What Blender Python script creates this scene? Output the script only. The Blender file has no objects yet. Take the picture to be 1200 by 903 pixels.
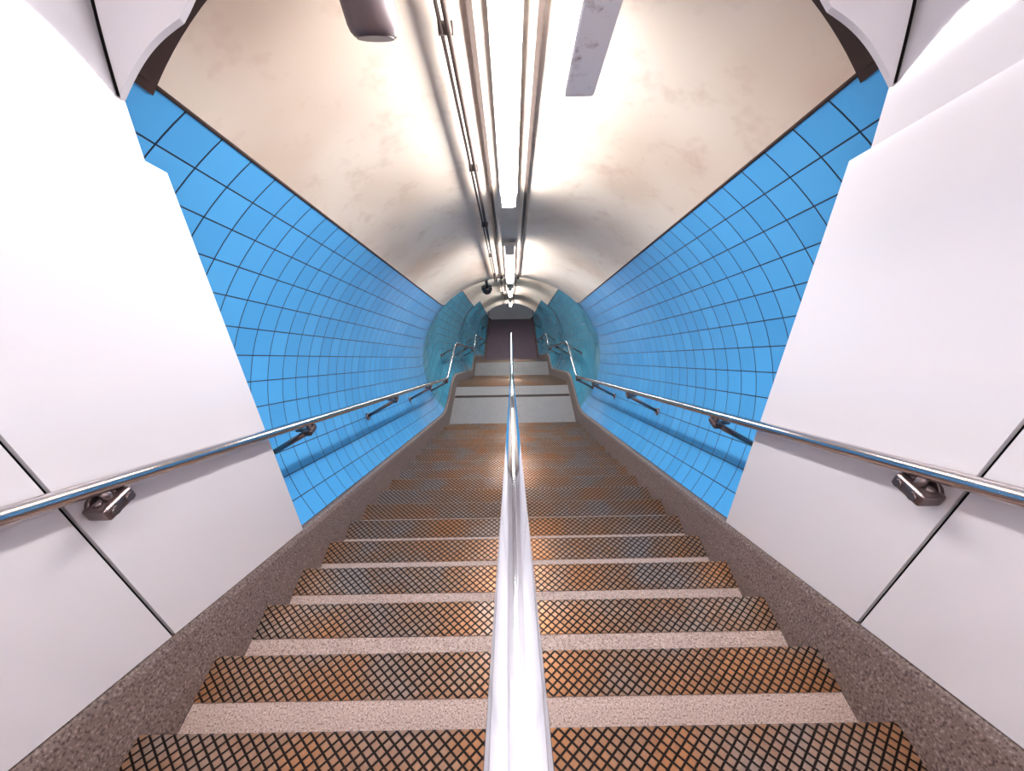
import bpy, bmesh, math, random
from mathutils import Vector, Matrix
random.seed(3)
sc = bpy.context.scene
try:
    sc.view_settings.view_transform = 'Standard'
    sc.view_settings.look = 'None'
    sc.view_settings.gamma = 0.92
except Exception: pass

# ------------------------------------------------------------------ stair geometry
M = math.tan(math.radians(30)); G = 0.299; RISE = G*M
CAMZ = 1.42
N0 = 0.437
TOPD = N0-4*G
A1 = N0+19*G; A2 = 7.5
B1 = A2+12*G; B2 = B1+1.0
C1 = B2+15*G; C2 = C1+4.7
KN = [(-3.5, -M*TOPD), (TOPD, -M*TOPD), (A1, -M*A1), (A2, -M*A1),
      (B1, -M*A1-12*RISE), (B2, -M*A1-12*RISE), (C1, -M*A1-27*RISE), (C2, -M*A1-27*RISE)]
def nose(D):
    for (a, za), (b, zb) in zip(KN, KN[1:]):
        if D <= b: return za+(zb-za)*(D-a)/(b-a)
    return KN[-1][1]
def nsm(D):     # softened line followed by the lining
    w = .38
    if D < 2: return nose(D)
    return sum(nose(D+w*(i/8-1)) for i in range(17))/17
def samples(d0, d1):
    ds = {round(d0, 5), round(d1, 5)}
    for k, _ in KN:
        for i in range(-4, 5):
            q = k+i*.1
            if d0 < q < d1 and k > 2: ds.add(round(q, 5))
        if d0 < k < d1: ds.add(round(k, 5))
    return sorted(ds)
PD = 1.52          # portal plane
EA, EB, EC = 1.60, 1.68, 1.17   # lining ellipse
TB, TT = 0.24, 2.41
def ell(T): return EA*math.sqrt(max(0, 1-((T-EC)/EB)**2))

# ------------------------------------------------------------------ helpers
def obj(name, bm, mats, smooth=False, parent=None):
    me = bpy.data.meshes.new(name)
    bm.to_mesh(me); bm.free()
    for m in (mats if isinstance(mats, (list, tuple)) else [mats]): me.materials.append(m)
    if smooth:
        for p in me.polygons: p.use_smooth = True
    o = bpy.data.objects.new(name, me); sc.collection.objects.link(o)
    if parent: o.parent = parent
    return o
def empty(name):
    o = bpy.data.objects.new(name, None); sc.collection.objects.link(o); return o
def box(bm, x0, x1, y0, y1, z0, z1, mi=0):
    vs = [bm.verts.new((x, y, z)) for x in (x0, x1) for y in (y0, y1) for z in (z0, z1)]
    fs = [(0,1,3,2),(4,6,7,5),(0,4,5,1),(2,3,7,6),(0,2,6,4),(1,5,7,3)]
    for f in fs:
        fc = bm.faces.new([vs[i] for i in f]); fc.material_index = mi
    return vs
def tube(bm, pts, r, n=16, caps=True, ref=Vector((1, 0, 0)), mi=0):
    pts = [Vector(p) for p in pts]; rings = []
    for i, p in enumerate(pts):
        if i == 0: t = pts[1]-p
        elif i == len(pts)-1: t = p-pts[i-1]
        else: t = (pts[i+1]-p).normalized()+(p-pts[i-1]).normalized()
        t.normalize()
        rf = ref
        if abs(t.dot(rf)) > .95: rf = Vector((0, 0, 1))
        a = (rf-t*rf.dot(t)).normalized(); b = t.cross(a)
        rr = r[i] if isinstance(r, (list, tuple)) else r
        rings.append([bm.verts.new(p+(a*math.cos(2*math.pi*k/n)+b*math.sin(2*math.pi*k/n))*rr) for k in range(n)])
    for A, B in zip(rings, rings[1:]):
        for k in range(n):
            f = bm.faces.new((A[k], A[(k+1) % n], B[(k+1) % n], B[k])); f.smooth = True; f.material_index = mi
    if caps:
        bm.faces.new(rings[0][::-1]).material_index = mi; bm.faces.new(rings[-1]).material_index = mi
def fillet(pts, r, n=6):
    pts = [Vector(p) for p in pts]; out = [pts[0]]
    for a, p, b in zip(pts, pts[1:], pts[2:]):
        d0 = (a-p); d1 = (b-p); ra = min(r, d0.length*.45); rb = min(r, d1.length*.45)
        s = p+d0.normalized()*ra; e = p+d1.normalized()*rb
        for i in range(n+1):
            t = i/n; out.append(s*(1-t)**2+p*2*t*(1-t)+e*t*t)
    out.append(pts[-1]); return out
def sheared_box(bm, x0, x1, d0, d1, t0, t1, mi=0, sm=False):
    ds = samples(d0, d1); fn = nsm if sm else nose
    rings = []
    for d in ds:
        z = fn(d)
        rings.append([bm.verts.new((x0, d, z+t0)), bm.verts.new((x1, d, z+t0)), bm.verts.new((x1, d, z+t1)), bm.verts.new((x0, d, z+t1))])
    for A, B in zip(rings, rings[1:]):
        for k in range(4):
            bm.faces.new((A[k], B[k], B[(k+1) % 4], A[(k+1) % 4])).material_index = mi
    bm.faces.new(rings[0]).material_index = mi; bm.faces.new(rings[-1][::-1]).material_index = mi

# ------------------------------------------------------------------ materials
def mat(name):
    m = bpy.data.materials.new(name); m.use_nodes = True
    nt = m.node_tree; return m, nt, nt.nodes['Principled BSDF']
def nd(nt, t, **kw):
    n = nt.nodes.new(t)
    for k, v in kw.items(): setattr(n, k, v)
    return n
def ramp(nt, fac, stops):
    r = nd(nt, 'ShaderNodeValToRGB'); cr = r.color_ramp
    while len(cr.elements) < len(stops): cr.elements.new(.5)
    for e, (p, c) in zip(cr.elements, stops): e.position = p; e.color = (*c, 1)
    nt.links.new(fac, r.inputs[0]); return r.outputs[0]
def noise(nt, scale, detail=4, rough=.6, vec=None):
    n = nd(nt, 'ShaderNodeTexNoise'); n.inputs['Scale'].default_value = scale
    n.inputs['Detail'].default_value = detail; n.inputs['Roughness'].default_value = rough
    if vec is None:
        tc = nd(nt, 'ShaderNodeTexCoord'); vec = tc.outputs['Object']
    nt.links.new(vec, n.inputs['Vector']); return n.outputs['Fac']
def mixc(nt, fac, a, b, mode='MIX'):
    m = nd(nt, 'ShaderNodeMix', data_type='RGBA', blend_type=mode)
    for s, v in ((0, fac), (6, a), (7, b)):
        if hasattr(v, 'links'): nt.links.new(v, m.inputs[s])
        else: m.inputs[s].default_value = v if s == 0 else (*v, 1)
    return m.outputs[2]
def bump(nt, h, bs, strength=.3, dist=.005):
    b = nd(nt, 'ShaderNodeBump'); b.inputs['Strength'].default_value = strength
    b.inputs['Distance'].default_value = dist
    nt.links.new(h, b.inputs['Height']); nt.links.new(b.outputs[0], bs.inputs['Normal'])
def math_(nt, op, a, b=None, clamp=False):
    m = nd(nt, 'ShaderNodeMath', operation=op); m.use_clamp = clamp
    for i, v in enumerate((a, b)):
        if v is None: continue
        if hasattr(v, 'links'): nt.links.new(v, m.inputs[i])
        else: m.inputs[i].default_value = v
    return m.outputs[0]

def tile_mat(name, c1, c2, grout):
    m, nt, bs = mat(name)
    uv = nd(nt, 'ShaderNodeUVMap')
    br = nd(nt, 'ShaderNodeTexBrick'); br.offset = 0; br.squash = 1
    for k, v in (('Scale', 1), ('Mortar Size', .021), ('Mortar Smooth', .12), ('Bias', 0), ('Brick Width', 1), ('Row Height', 1)):
        br.inputs[k].default_value = v
    br.inputs['Color1'].default_value = (*c1, 1); br.inputs['Color2'].default_value = (*c2, 1)
    br.inputs['Mortar'].default_value = (*grout, 1)
    nt.links.new(uv.outputs[0], br.inputs['Vector'])
    nt.links.new(br.outputs['Color'], bs.inputs['Base Color'])
    rg = math_(nt, 'ADD', math_(nt, 'MULTIPLY', br.outputs['Fac'], .4), .15)
    nt.links.new(rg, bs.inputs['Roughness'])
    inv = math_(nt, 'SUBTRACT', 1.0, br.outputs['Fac'])
    bump(nt, inv, bs, .5, .004)
    return m
m_tile = tile_mat('blue_glazed_tile', (.09, .37, .70), (.105, .41, .75), (.006, .02, .05))
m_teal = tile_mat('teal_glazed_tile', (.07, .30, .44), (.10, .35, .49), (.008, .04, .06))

m_ceil, nt, bs = mat('painted_plaster')
n1 = noise(nt, 1.1, 2, .5); n2 = noise(nt, 5, 3, .7)
c = ramp(nt, n1, [(.28, (.56, .44, .35)), (.48, (.68, .58, .49)), (.70, (.74, .66, .58))])
c = mixc(nt, math_(nt, 'MULTIPLY', math_(nt, 'SUBTRACT', n2, .54, True), 1.6), c, (.38, .22, .16))
nt.links.new(c, bs.inputs['Base Color']); bs.inputs['Roughness'].default_value = .36

m_panel, nt, bs = mat('white_enamel_panel')
bs.inputs['Base Color'].default_value = (.70, .67, .70, 1); bs.inputs['Roughness'].default_value = .08
bs.inputs['Specular IOR Level'].default_value = .7

m_dark, nt, bs = mat('dark_gap'); bs.inputs['Base Color'].default_value = (.008, .006, .006, 1); bs.inputs['Roughness'].default_value = .9; bs.inputs['Specular IOR Level'].default_value = .1
m_brown, nt, bs = mat('dark_brown_trim'); bs.inputs['Base Color'].default_value = (.04, .02, .016, 1); bs.inputs['Roughness'].default_value = .6
m_cond, nt, bs = mat('brown_conduit'); bs.inputs['Base Color'].default_value = (.05, .033, .027, 1); bs.inputs['Roughness'].default_value = .6

def speckle(name, base, dark, light, sc_=160):
    m, nt, bs = mat(name)
    n1 = noise(nt, sc_, 1, .5); n2 = noise(nt, 4, 3, .65)
    c = ramp(nt, n1, [(.34, dark), (.44, base), (.58, base), (.68, light)])
    c = mixc(nt, math_(nt, 'MULTIPLY', n2, .4), c, tuple(x*.55 for x in base))
    nt.links.new(c, bs.inputs['Base Color']); bs.inputs['Roughness'].default_value = .5
    return m
m_conc = speckle('worn_granolithic_tread', (.50, .38, .34), (.20, .14, .12), (.68, .59, .54))
m_string = speckle('brown_terrazzo', (.19, .135, .12), (.065, .04, .035), (.33, .26, .24), 110)
m_land = speckle('grey_floor', (.33, .31, .31), (.18, .16, .16), (.44, .42, .42), 90)
m_floor2 = speckle('dark_floor', (.19, .13, .16), (.10, .07, .08), (.27, .20, .23), 60)

m_tread, nt, bs = mat('bronze_diamond_tread')
uv = nd(nt, 'ShaderNodeUVMap'); sp = nd(nt, 'ShaderNodeSeparateXYZ'); nt.links.new(uv.outputs[0], sp.inputs[0])
u = math_(nt, 'DIVIDE', sp.outputs[0], .041); v = math_(nt, 'DIVIDE', sp.outputs[1], .035)
def ln(x):
    f = math_(nt, 'FRACT', x); return math_(nt, 'ABSOLUTE', math_(nt, 'SUBTRACT', f, .5))
a = ln(math_(nt, 'ADD', u, v)); b = ln(math_(nt, 'SUBTRACT', u, v))
mx = math_(nt, 'MAXIMUM', a, b)
lm = nd(nt, 'ShaderNodeMapRange'); lm.inputs[1].default_value = .34; lm.inputs[2].default_value = .41
nt.links.new(mx, lm.inputs[0]); line = lm.outputs[0]
n1 = noise(nt, 2.6, 3, .6); n2 = noise(nt, 40, 2, .6)
cell = ramp(nt, n1, [(.35, (.50, .24, .11)), (.50, (.43, .26, .17)), (.64, (.40, .32, .28))])
cell = mixc(nt, math_(nt, 'MULTIPLY', n2, .6), cell, (.09, .045, .03))
col = mixc(nt, line, cell, (.012, .007, .006))
nt.links.new(col, bs.inputs['Base Color']); bs.inputs['Roughness'].default_value = .32; bs.inputs['Metallic'].default_value = .55
bump(nt, math_(nt, 'SUBTRACT', 1.0, line), bs, .6, .004)

m_steel, nt, bs = mat('brushed_steel'); bs.inputs['Base Color'].default_value = (.60, .55, .55, 1); bs.inputs['Metallic'].default_value = 1
bs.inputs['Roughness'].default_value = .15
m_chrome, nt, bs = mat('polished_steel'); bs.inputs['Base Color'].default_value = (.88, .92, .97, 1); bs.inputs['Metallic'].default_value = 1; bs.inputs['Roughness'].default_value = .13
m_castst, nt, bs = mat('cast_bracket_metal'); bs.inputs['Base Color'].default_value = (.24, .19, .19, 1); bs.inputs['Metallic'].default_value = .9; bs.inputs['Roughness'].default_value = .3
m_trunk, nt, bs = mat('beige_trunking'); bs.inputs['Base Color'].default_value = (.60, .53, .46, 1); bs.inputs['Roughness'].default_value = .45
m_grey, nt, bs = mat('stained_grey_metal')
n = noise(nt, 12, 4, .7)
c = ramp(nt, n, [(.56, (.86, .84, .86)), (.66, (.68, .62, .64)), (.76, (.25, .16, .16))])
nt.links.new(c, bs.inputs['Base Color']); bs.inputs['Roughness'].default_value = .5
m_spk, nt, bs = mat('mauve_grey_plastic'); bs.inputs['Base Color'].default_value = (.11, .08, .085, 1); bs.inputs['Roughness'].default_value = .4
m_smoke, nt, bs = mat('smoked_dome'); bs.inputs['Base Color'].default_value = (.012, .012, .014, 1); bs.inputs['Roughness'].default_value = .08
m_lamp, nt, bs = mat('lit_diffuser')
bs.inputs['Base Color'].default_value = (1, 1, 1, 1); bs.inputs['Emission Color'].default_value = (1, .97, .95, 1)
bs.inputs['Emission Strength'].default_value = 66

# ------------------------------------------------------------------ lining walls and ceiling
th0 = math.asin((TB-EC)/EB); th1 = math.asin((TT-EC)/EB)
def sect(th): return EA*math.cos(th), EC+EB*math.sin(th)
def clen(ds):
    s = [0]
    for a, b in zip(ds, ds[1:]): s.append(s[-1]+math.hypot(b-a, nsm(b)-nsm(a)))
    return s
for side, nm in ((-1, 'wall_left'), (1, 'wall_right')):
    bm = bmesh.new(); uvl = bm.loops.layers.uv.new('UVMap'); NS = 32
    arc = 0; px, pt = sect(th0); rows = []
    for i in range(NS+1):
        x, t = sect(th0+(th1-th0)*i/NS); arc += math.hypot(x-px, (t-pt)*.866); px, pt = x, t
        rows.append((x, t, arc))
    tot = rows[-1][2]; nrow = 13
    ds = samples(PD-.06, C2); us = clen(ds); prev = None
    for d, ul in zip(ds, us):
        e = .02; sl = (nsm(d-e)-nsm(d+e))/(2*e) if d < C2-.1 else 0; sn = sl/math.hypot(1, sl)
        cur = [bm.verts.new((side*x, d, nsm(d)+t)) for x, t, _ in rows]
        cu = [(ul-sn*t)/.168 for x, t, _ in rows]
        if prev:
            pv, pu = prev
            for i in range(NS):
                vs = [(pv[i], pu[i], i), (cur[i], cu[i], i), (cur[i+1], cu[i+1], i+1), (pv[i+1], pu[i+1], i+1)]
                if side == 1: vs = vs[::-1]
                f = bm.faces.new([q[0] for q in vs]); f.smooth = True
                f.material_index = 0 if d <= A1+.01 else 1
                for l, q in zip(f.loops, vs): l[uvl].uv = (q[1], rows[q[2]][2]/tot*nrow)
        prev = (cur, cu)
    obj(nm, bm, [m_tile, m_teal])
bm = bmesh.new(); prev = None
for d in samples(PD, C2):
    row = [bm.verts.new((EA*math.cos(a), d, nsm(d)+EC+EB*math.sin(a))) for a in [th1+(math.pi-2*th1)*i/32 for i in range(33)]]
    if prev:
        for i in range(32):
            f = bm.faces.new((prev[i], row[i], row[i+1], prev[i+1])); f.smooth = True
    prev = row
obj('ceiling', bm, m_ceil)
for side, nm in ((-1, 'trim_1'), (1, 'trim_2')):
    bm = bmesh.new(); x, t = sect(th1)
    tube(bm, [(side*(x+.004), d, nsm(d)+t) for d in samples(PD-.06, C2)], .008, 8)
    obj(nm, bm, m_brown)
bm = bmesh.new()
vs = [bm.verts.new((EA*math.cos(a), C2, nose(C2)+EC+EB*math.sin(a))) for a in [2*math.pi*i/48 for i in range(48)]]
bm.faces.new(vs); obj('wall_end', bm, m_panel)

for side, nm in ((-1, 'baseboard_left'), (1, 'baseboard_right')):
    bm = bmesh.new()
    prof = [(1.235, -.42), (1.255, .0), (1.285, .20), (1.295, .225), (1.312, .236), (1.345, .240), (1.62, .240), (1.62, -.42)]
    prev = None
    for d in samples(-3.5, C2):
        B = [bm.verts.new((side*x, d, nsm(d)+t)) for x, t in prof]
        if prev:
            for k in range(len(prof)):
                k2 = (k+1) % len(prof); bm.faces.new((prev[k], prev[k2], B[k2], B[k]))
        prev = B
    obj(nm, bm, m_string)

# ------------------------------------------------------------------ staircase
HW = 1.262
def stair_profile():
    pts = [(-3.5, nose(-3.5))]
    def flight(dstart, n):
        for k in range(n):
            d = dstart+k*G; z = nose(d)
            pts.append((d, z)); pts.append((d, z-RISE))
    flight(TOPD, 4+19)
    flight(A2, 12); flight(B2, 15)
    pts.append((C2, nose(C2)))
    return pts
pr = stair_profile()
bm = bmesh.new()
prev = None
for (d, z) in pr:
    cur = [bm.verts.new((-HW, d, z)), bm.verts.new((HW, d, z))]
    if prev:
        f = bm.faces.new((prev[0], prev[1], cur[1], cur[0]))
        dl = abs(prev[0].co.y-d)
        if dl > .5: f.material_index = 1 if d < C2-.1 else 2
    prev = cur
lo = [bm.verts.new((x, d, nose(d)-.6)) for d in [k[0] for k in KN] for x in (-HW, HW)]
for i in range(0, len(lo)-2, 2): bm.faces.new((lo[i], lo[i+2], lo[i+3], lo[i+1]))
stairs = obj('staircase', bm, [m_conc, m_land, m_floor2])
bm = bmesh.new(); uvl = bm.loops.layers.uv.new('UVMap')
W = .150
nos = [TOPD+k*G for k in range(23)]+[A2+k*G for k in range(12)]+[B2+k*G for k in range(15)]
for i, d in enumerate(nos):
    z = nose(d); ph = random.random()
    pf = [(d-W, z-.002, 0), (d-W, z+.005, .0), (d+.004, z+.005, W+.004), (d+.010, z+.001, W+.012), (d+.010, z-.030, W+.045), (d-.002, z-.030, W+.05)]
    for sx0, sx1 in ((-HW+.008, -.012), (.012, HW-.008)):
        L = [bm.verts.new((sx0, a, b)) for a, b, c in pf]; R = [bm.verts.new((sx1, a, b)) for a, b, c in pf]
        for j in range(len(pf)-1):
            f = bm.faces.new((L[j], R[j], R[j+1], L[j+1]))
            for l, (uu, vv) in zip(f.loops, ((sx0, pf[j][2]), (sx1, pf[j][2]), (sx1, pf[j+1][2]), (sx0, pf[j+1][2]))): l[uvl].uv = (uu+ph, vv)
        bm.faces.new(L); bm.faces.new(R[::-1])
obj('nosing_strips', bm, m_tread, parent=stairs)
bm = bmesh.new(); box(bm, -HW+.02, HW-.02, 6.93, 7.0, nose(7)-.002, nose(7)+.006)
obj('landing_strip', bm, m_brown, parent=stairs)

# ------------------------------------------------------------------ enamel panels (near section)
def panel_x(T):
    if T <= 2.17: return 1.298-(T-TB)/(2.17-TB)*.140
    return 1.158-(T-2.17)*.15
def panel(bm, side, d0, d1, t0, t1, th=.014):
    ts = [t0+(t1-t0)*i/6 for i in range(7)]
    if t0 < 2.17 < t1: ts = sorted(ts+[2.17])
    n = len(ts)-1
    dk = [d0]+[k[0] for k in KN if d0+1e-4 < k[0] < d1-1e-4]+[d1]
    grid = [[[bm.verts.new((side*(panel_x(t)+o), d, nose(d)+t)) for t in ts] for d in dk] for o in (0, th)]
    for a in range(len(dk)-1):
        for b in range(n):
            for o in (0, 1):
                bm.faces.new((grid[o][a][b], grid[o][a+1][b], grid[o][a+1][b+1], grid[o][a][b+1]))
    for a in range(len(dk)-1):
        for b in (0, n):
            bm.faces.new((grid[0][a][b], grid[1][a][b], grid[1][a+1][b], grid[0][a+1][b]))
    for b in range(n):
        for a in (0, len(dk)-1):
            bm.faces.new((grid[0][a][b], grid[0][a][b+1], grid[1][a][b+1], grid[1][a][b]))
gap = .0065
js = [PD, .72, -.08, -.88, -1.68, -2.48, -3.5]
for side, nm in ((-1, 'left'), (1, 'right')):
    par = empty('wall_cladding')
    for i, (b, a) in enumerate(zip(js, js[1:])):
        bm = bmesh.new()
        if i == 0:
            panel(bm, side, a+gap, b, TB, 2.17); panel(bm, side, a+gap, b-.07, 2.17, 3.0)
            bmesh.ops.remove_doubles(bm, verts=bm.verts, dist=.0005)
        else: panel(bm, side, a+gap, b-gap, TB, 3.0)
        bmesh.ops.recalc_face_normals(bm, faces=bm.faces)
        obj('panel_%d' % (i+1), bm, m_panel, parent=par)
    bm = bmesh.new()
    for d0, d1 in ((-3.5, TOPD), (TOPD, PD-.14)):
        for ta, tb in ((TB, 2.17), (2.17, 3.0)):
            bm.faces.new([bm.verts.new((side*(panel_x(t)+.018), d, nose(d)+t)) for d, t in ((d0, ta), (d1, ta), (d1, tb), (d0, tb))])
    obj('backing', bm, m_dark, parent=par)

XF = 1.131
def inner_T(x):
    return 2.90-.41*(x/.87)**2 if x <= .87 else 2.49-(x-.87)/(XF-.87)*.17+.02*math.sin(math.pi*(x-.87)/(XF-.87))
def outer_T(x):
    k = min(1, x/XF); return 2.32+.64*(1-k**9)
bm = bmesh.new(); N = 48
rings = {}
Y0, Y1 = 1.43, 1.445
for yo in (Y0, Y1):
    I = []; O = []
    for i in range(-N, N+1):
        s = i/N; x = XF*math.sin(s*math.pi/2); ax = abs(x)
        I.append(bm.verts.new((x, yo, nose(yo)+inner_T(ax)))); O.append(bm.verts.new((x, yo, nose(yo)+max(outer_T(ax), inner_T(ax)+.004))))
    rings[yo] = (I, O)
for yo in rings:
    I, O = rings[yo]
    for k in range(2*N): bm.faces.new((I[k], I[k+1], O[k+1], O[k]))
(I0, O0), (I1, O1) = rings[Y0], rings[Y1]
for k in range(2*N):
    bm.faces.new((I0[k], I0[k+1], I1[k+1], I1[k])); bm.faces.new((O0[k], O0[k+1], O1[k+1], O1[k]))
bmesh.ops.recalc_face_normals(bm, faces=bm.faces)
tube_pts = [v.co.copy() for v in O0]
arch = obj('portal_arch_panel', bm, m_panel)
bm = bmesh.new(); tube(bm, tube_pts, .0045, 6, ref=Vector((0, 1, 0)))
obj('joint_seal', bm, m_dark, parent=arch)
bm = bmesh.new()
prev = None
for i in range(49):
    a = th1-.02+(math.pi-2*th1+.04)*i/48
    cur = [bm.verts.new((r*EA*math.cos(a), y, nose(y)+EC+r*EB*math.sin(a))) for r, y in ((.996, PD+.004), (1.004, PD+.004), (1.004, 1.45), (.999, 1.45))]
    if prev:
        for k in range(4): bm.faces.new((prev[k], cur[k], cur[(k+1) % 4], prev[(k+1) % 4]))
    prev = cur
obj('trim_3', bm, m_brown)
bm = bmesh.new()
for d0, d1 in ((-3.5, TOPD), (TOPD, PD+.02)):
    prev = None
    for i in range(17):
        x = -1.3+2.6*i/16; t = 3.04-.12*(x/1.3)**4
        cur = [bm.verts.new((x, d0, nose(d0)+t)), bm.verts.new((x, d1, nose(d1)+t))]
        if prev: bm.faces.new((prev[0], prev[1], cur[1], cur[0]))
        prev = cur
obj('ceiling_upper', bm, m_panel)
bm = bmesh.new(); box(bm, -1.6, 1.6, -3.57, -3.51, nose(-3.5)-.3, nose(-3.5)+3.1); obj('wall_back', bm, m_panel)

# ------------------------------------------------------------------ handrails
RT, RX = 1.018, 1.20
def rail_path(x, T, d0, d1):
    ds = [d0]+[k[0] for k in KN if d0 < k[0] < d1]+[d1]
    return fillet([(x, d, nose(d)+T) for d in ds], .16)
for side in (-1, 1):
    bm = bmesh.new()
    tube(bm, rail_path(side*RX, RT, -3.3, C2-.3), .0235, 20)
    rail = obj('handrail', bm, m_steel)
    bm = bmesh.new()
    for d in (.79, -.7, -2.2):
        z = nose(d)+RT; xw = panel_x(RT)
        tube(bm, [(side*RX, d, z-.018), (side*RX, d, z-.06)], .014, 14)
        c = Vector((side*(RX+.008), d, z-.072))
        vs = box(bm, c.x-.036, c.x+.036, c.y-.050, c.y+.050, c.z-.022, c.z+.022)
        es = list({e for v in vs for e in v.link_edges})
        bmesh.ops.bevel(bm, geom=es, offset=.012, segments=3, affect='EDGES', profile=.6)
        for dy in (-.026, .026):
            tube(bm, [(c.x, c.y+dy, c.z+.020), (c.x, c.y+dy, c.z+.031)], .010, 10)
            tube(bm, [(c.x-side*.034, c.y+dy, c.z), (c.x-side*.043, c.y+dy, c.z)], .013, 10)
        tube(bm, [(c.x+side*.02, c.y, c.z), (side*(xw+.002), c.y, c.z)], .016, 14)
        tube(bm, [(side*(xw-.010), c.y, c.z), (side*(xw+.004), c.y, c.z)], .038, 20)
    for d in (1.80, 3.3, 4.8, 6.1, 7.6, 9.3, 11.1, 12.2, 14.0, 16.4, 18.5, 20.3):
        z = nose(d)+RT; tw = .74; xw = ell(tw)
        tube(bm, [(side*RX, d, z-.018), (side*RX, d, z-.05)], .013, 12)
        c = Vector((side*(RX+.005), d, z-.06))
        vs = box(bm, c.x-.026, c.x+.026, c.y-.042, c.y+.042, c.z-.018, c.z+.018)
        es = list({e for v in vs for e in v.link_edges})
        bmesh.ops.bevel(bm, geom=es, offset=.008, segments=2, affect='EDGES')
        tube(bm, [(c.x, d, c.z-.005), (side*(xw+.005), d, nose(d)+tw)], [.019, .016], 10)
        tube(bm, [(c.x+side*.08, d, c.z), (c.x, d, c.z)], .013, 10)
        tube(bm, [(side*(xw-.018), d, nose(d)+tw), (side*(xw+.008), d, nose(d)+tw)], .04, 16)
    obj('brackets', bm, m_castst, parent=rail)
bm = bmesh.new()
CT = (1.23-.315)/math.cos(math.radians(30))
tube(bm, rail_path(0, CT, -.6, C1+.5), .0275, 32)
rail = obj('central_handrail', bm, m_chrome)
bm = bmesh.new()
for k in (-3, 2, 7, 12, 17):
    d = N0+k*G-.20; zt = nose(d+.20)
    tube(bm, [(0, d, zt+.0), (0, d, nose(d)+CT-.02)], .020, 16); tube(bm, [(0, d, zt), (0, d, zt+.012)], .05, 20)
for d in (6.6, 7.2): tube(bm, [(0, d, nose(d)), (0, d, nose(d)+CT-.02)], .020, 16)
for base, n in ((A2, (4, 9)), (B2, (1, 6, 11))):
    for k in n:
        d = base+k*G-.2; tube(bm, [(0, d, nose(d+.2)), (0, d, nose(d)+CT-.02)], .020, 12)
obj('posts', bm, m_steel, parent=rail)

# ------------------------------------------------------------------ lights
def lamp(d0, d1):
    par = empty('fluorescent_lamp')
    bm = bmesh.new()
    prof = [(-.045, 2.775), (-.047, 2.73), (-.040, 2.705), (-.022, 2.692), (.022, 2.692), (.040, 2.705), (.047, 2.73), (.045, 2.775)]
    A = [bm.verts.new((x, d0, nose(d0)+t)) for x, t in prof]; B = [bm.verts.new((x, d1, nose(d1)+t)) for x, t in prof]
    for k in range(len(prof)):
        k2 = (k+1) % len(prof); bm.faces.new((A[k], B[k], B[k2], A[k2]))
    bm.faces.new(A); bm.faces.new(B[::-1])
    obj('diffuser', bm, m_lamp, parent=par)
    bm = bmesh.new()
    sheared_box(bm, -.06, .06, d0-.04, d1+.04, 2.776, 2.81)
    for a, b in ((d0-.03, d0), (d1, d1+.03)): sheared_box(bm, -.05, .05, a, b, 2.69, 2.776)
    obj('housing', bm, m_trunk, parent=par)
for a, b in ((-2.6, -1.1), (-.6, .5), (1.45, 3.10), (4.25, 5.6), (6.35, 7.2), (8.2, 9.2), (10.1, 10.9), (12.9, 14.0), (15.4, 16.3), (17.6, 18.6)):  # second lamp is out of view, added to brighten near rail and treads
    lamp(a, b)
bm = bmesh.new()
for x in (-.125, .125): sheared_box(bm, x-.010, x+.010, -.5, C2-.1, 2.815, 2.84, sm=True)
obj('cable_trunking', bm, m_cond)
bm = bmesh.new()
for x, r in ((-.205, .011), (-.232, .007)):
    tube(bm, [(x, d, nsm(d)+2.785) for d in samples(-.5, C2-.1)], r, 10)
for d in (1.9, 2.8, 3.7, 4.6, 5.5, 7.0, 9, 11): box(bm, -.245, -.19, d-.01, d+.01, nose(d)+2.78, nose(d)+2.82)
obj('conduit_pipe', bm, m_cond)

bm = bmesh.new(); sheared_box(bm, .210, .320, .6, 1.80, 2.53, 2.86)
bmesh.ops.recalc_face_normals(bm, faces=bm.faces)
bmesh.ops.bevel(bm, geom=list(bm.edges), offset=.004, segments=2, affect='EDGES')
obj('ceiling_cable_box', bm, m_grey)
bm = bmesh.new()
zb = CAMZ+.22; x, y = -.40, 1.60
tube(bm, [(x-.05, y-.06, zb+.43), (x, y, zb+.035), (x+.001, y, zb+.012), (x+.001, y, zb)], [.078, .078, .072, .062], 32)
tube(bm, [(x, y, zb+.002), (x, y, zb-.004)], .056, 32)
for f in bm.faces:
    if len(f.verts) > 8: f.smooth = False
obj('ceiling_loudspeaker', bm, m_spk)
# small security dome near the landing
bm = bmesh.new(); x, y = -.37, 6.0
zc = nsm(y)+EC+EB*math.sqrt(1-(x/EA)**2)
tube(bm, [(x, y, zc+.01), (x, y, zc-.10)], .022, 12)
tube(bm, [(x, y, zc-.10), (x, y, zc-.15)], .085, 24)
tube(bm, [(x, y, zc-.15-.075*math.sin(a)) for a in [i*math.pi/16 for i in range(8)]], [.075*math.cos(i*math.pi/16) for i in range(8)], 24)
obj('security_dome_camera', bm, m_smoke)

# ------------------------------------------------------------------ world, camera
w = bpy.data.worlds.new('World'); sc.world = w; w.use_nodes = True
w.node_tree.nodes['Background'].inputs[0].default_value = (.02, .02, .02, 1)
cam = bpy.data.cameras.new('Camera'); co = bpy.data.objects.new('Camera', cam); sc.collection.objects.link(co)
cam.sensor_width = 36; cam.lens = 460/1200*36; cam.clip_start = .02
co.matrix_world = Matrix.Translation((0, 0, CAMZ)) @ Matrix.Rotation(math.radians(90-33.9), 4, 'X') @ Matrix.Rotation(math.radians(-1.0), 4, 'Z')
sc.camera = co
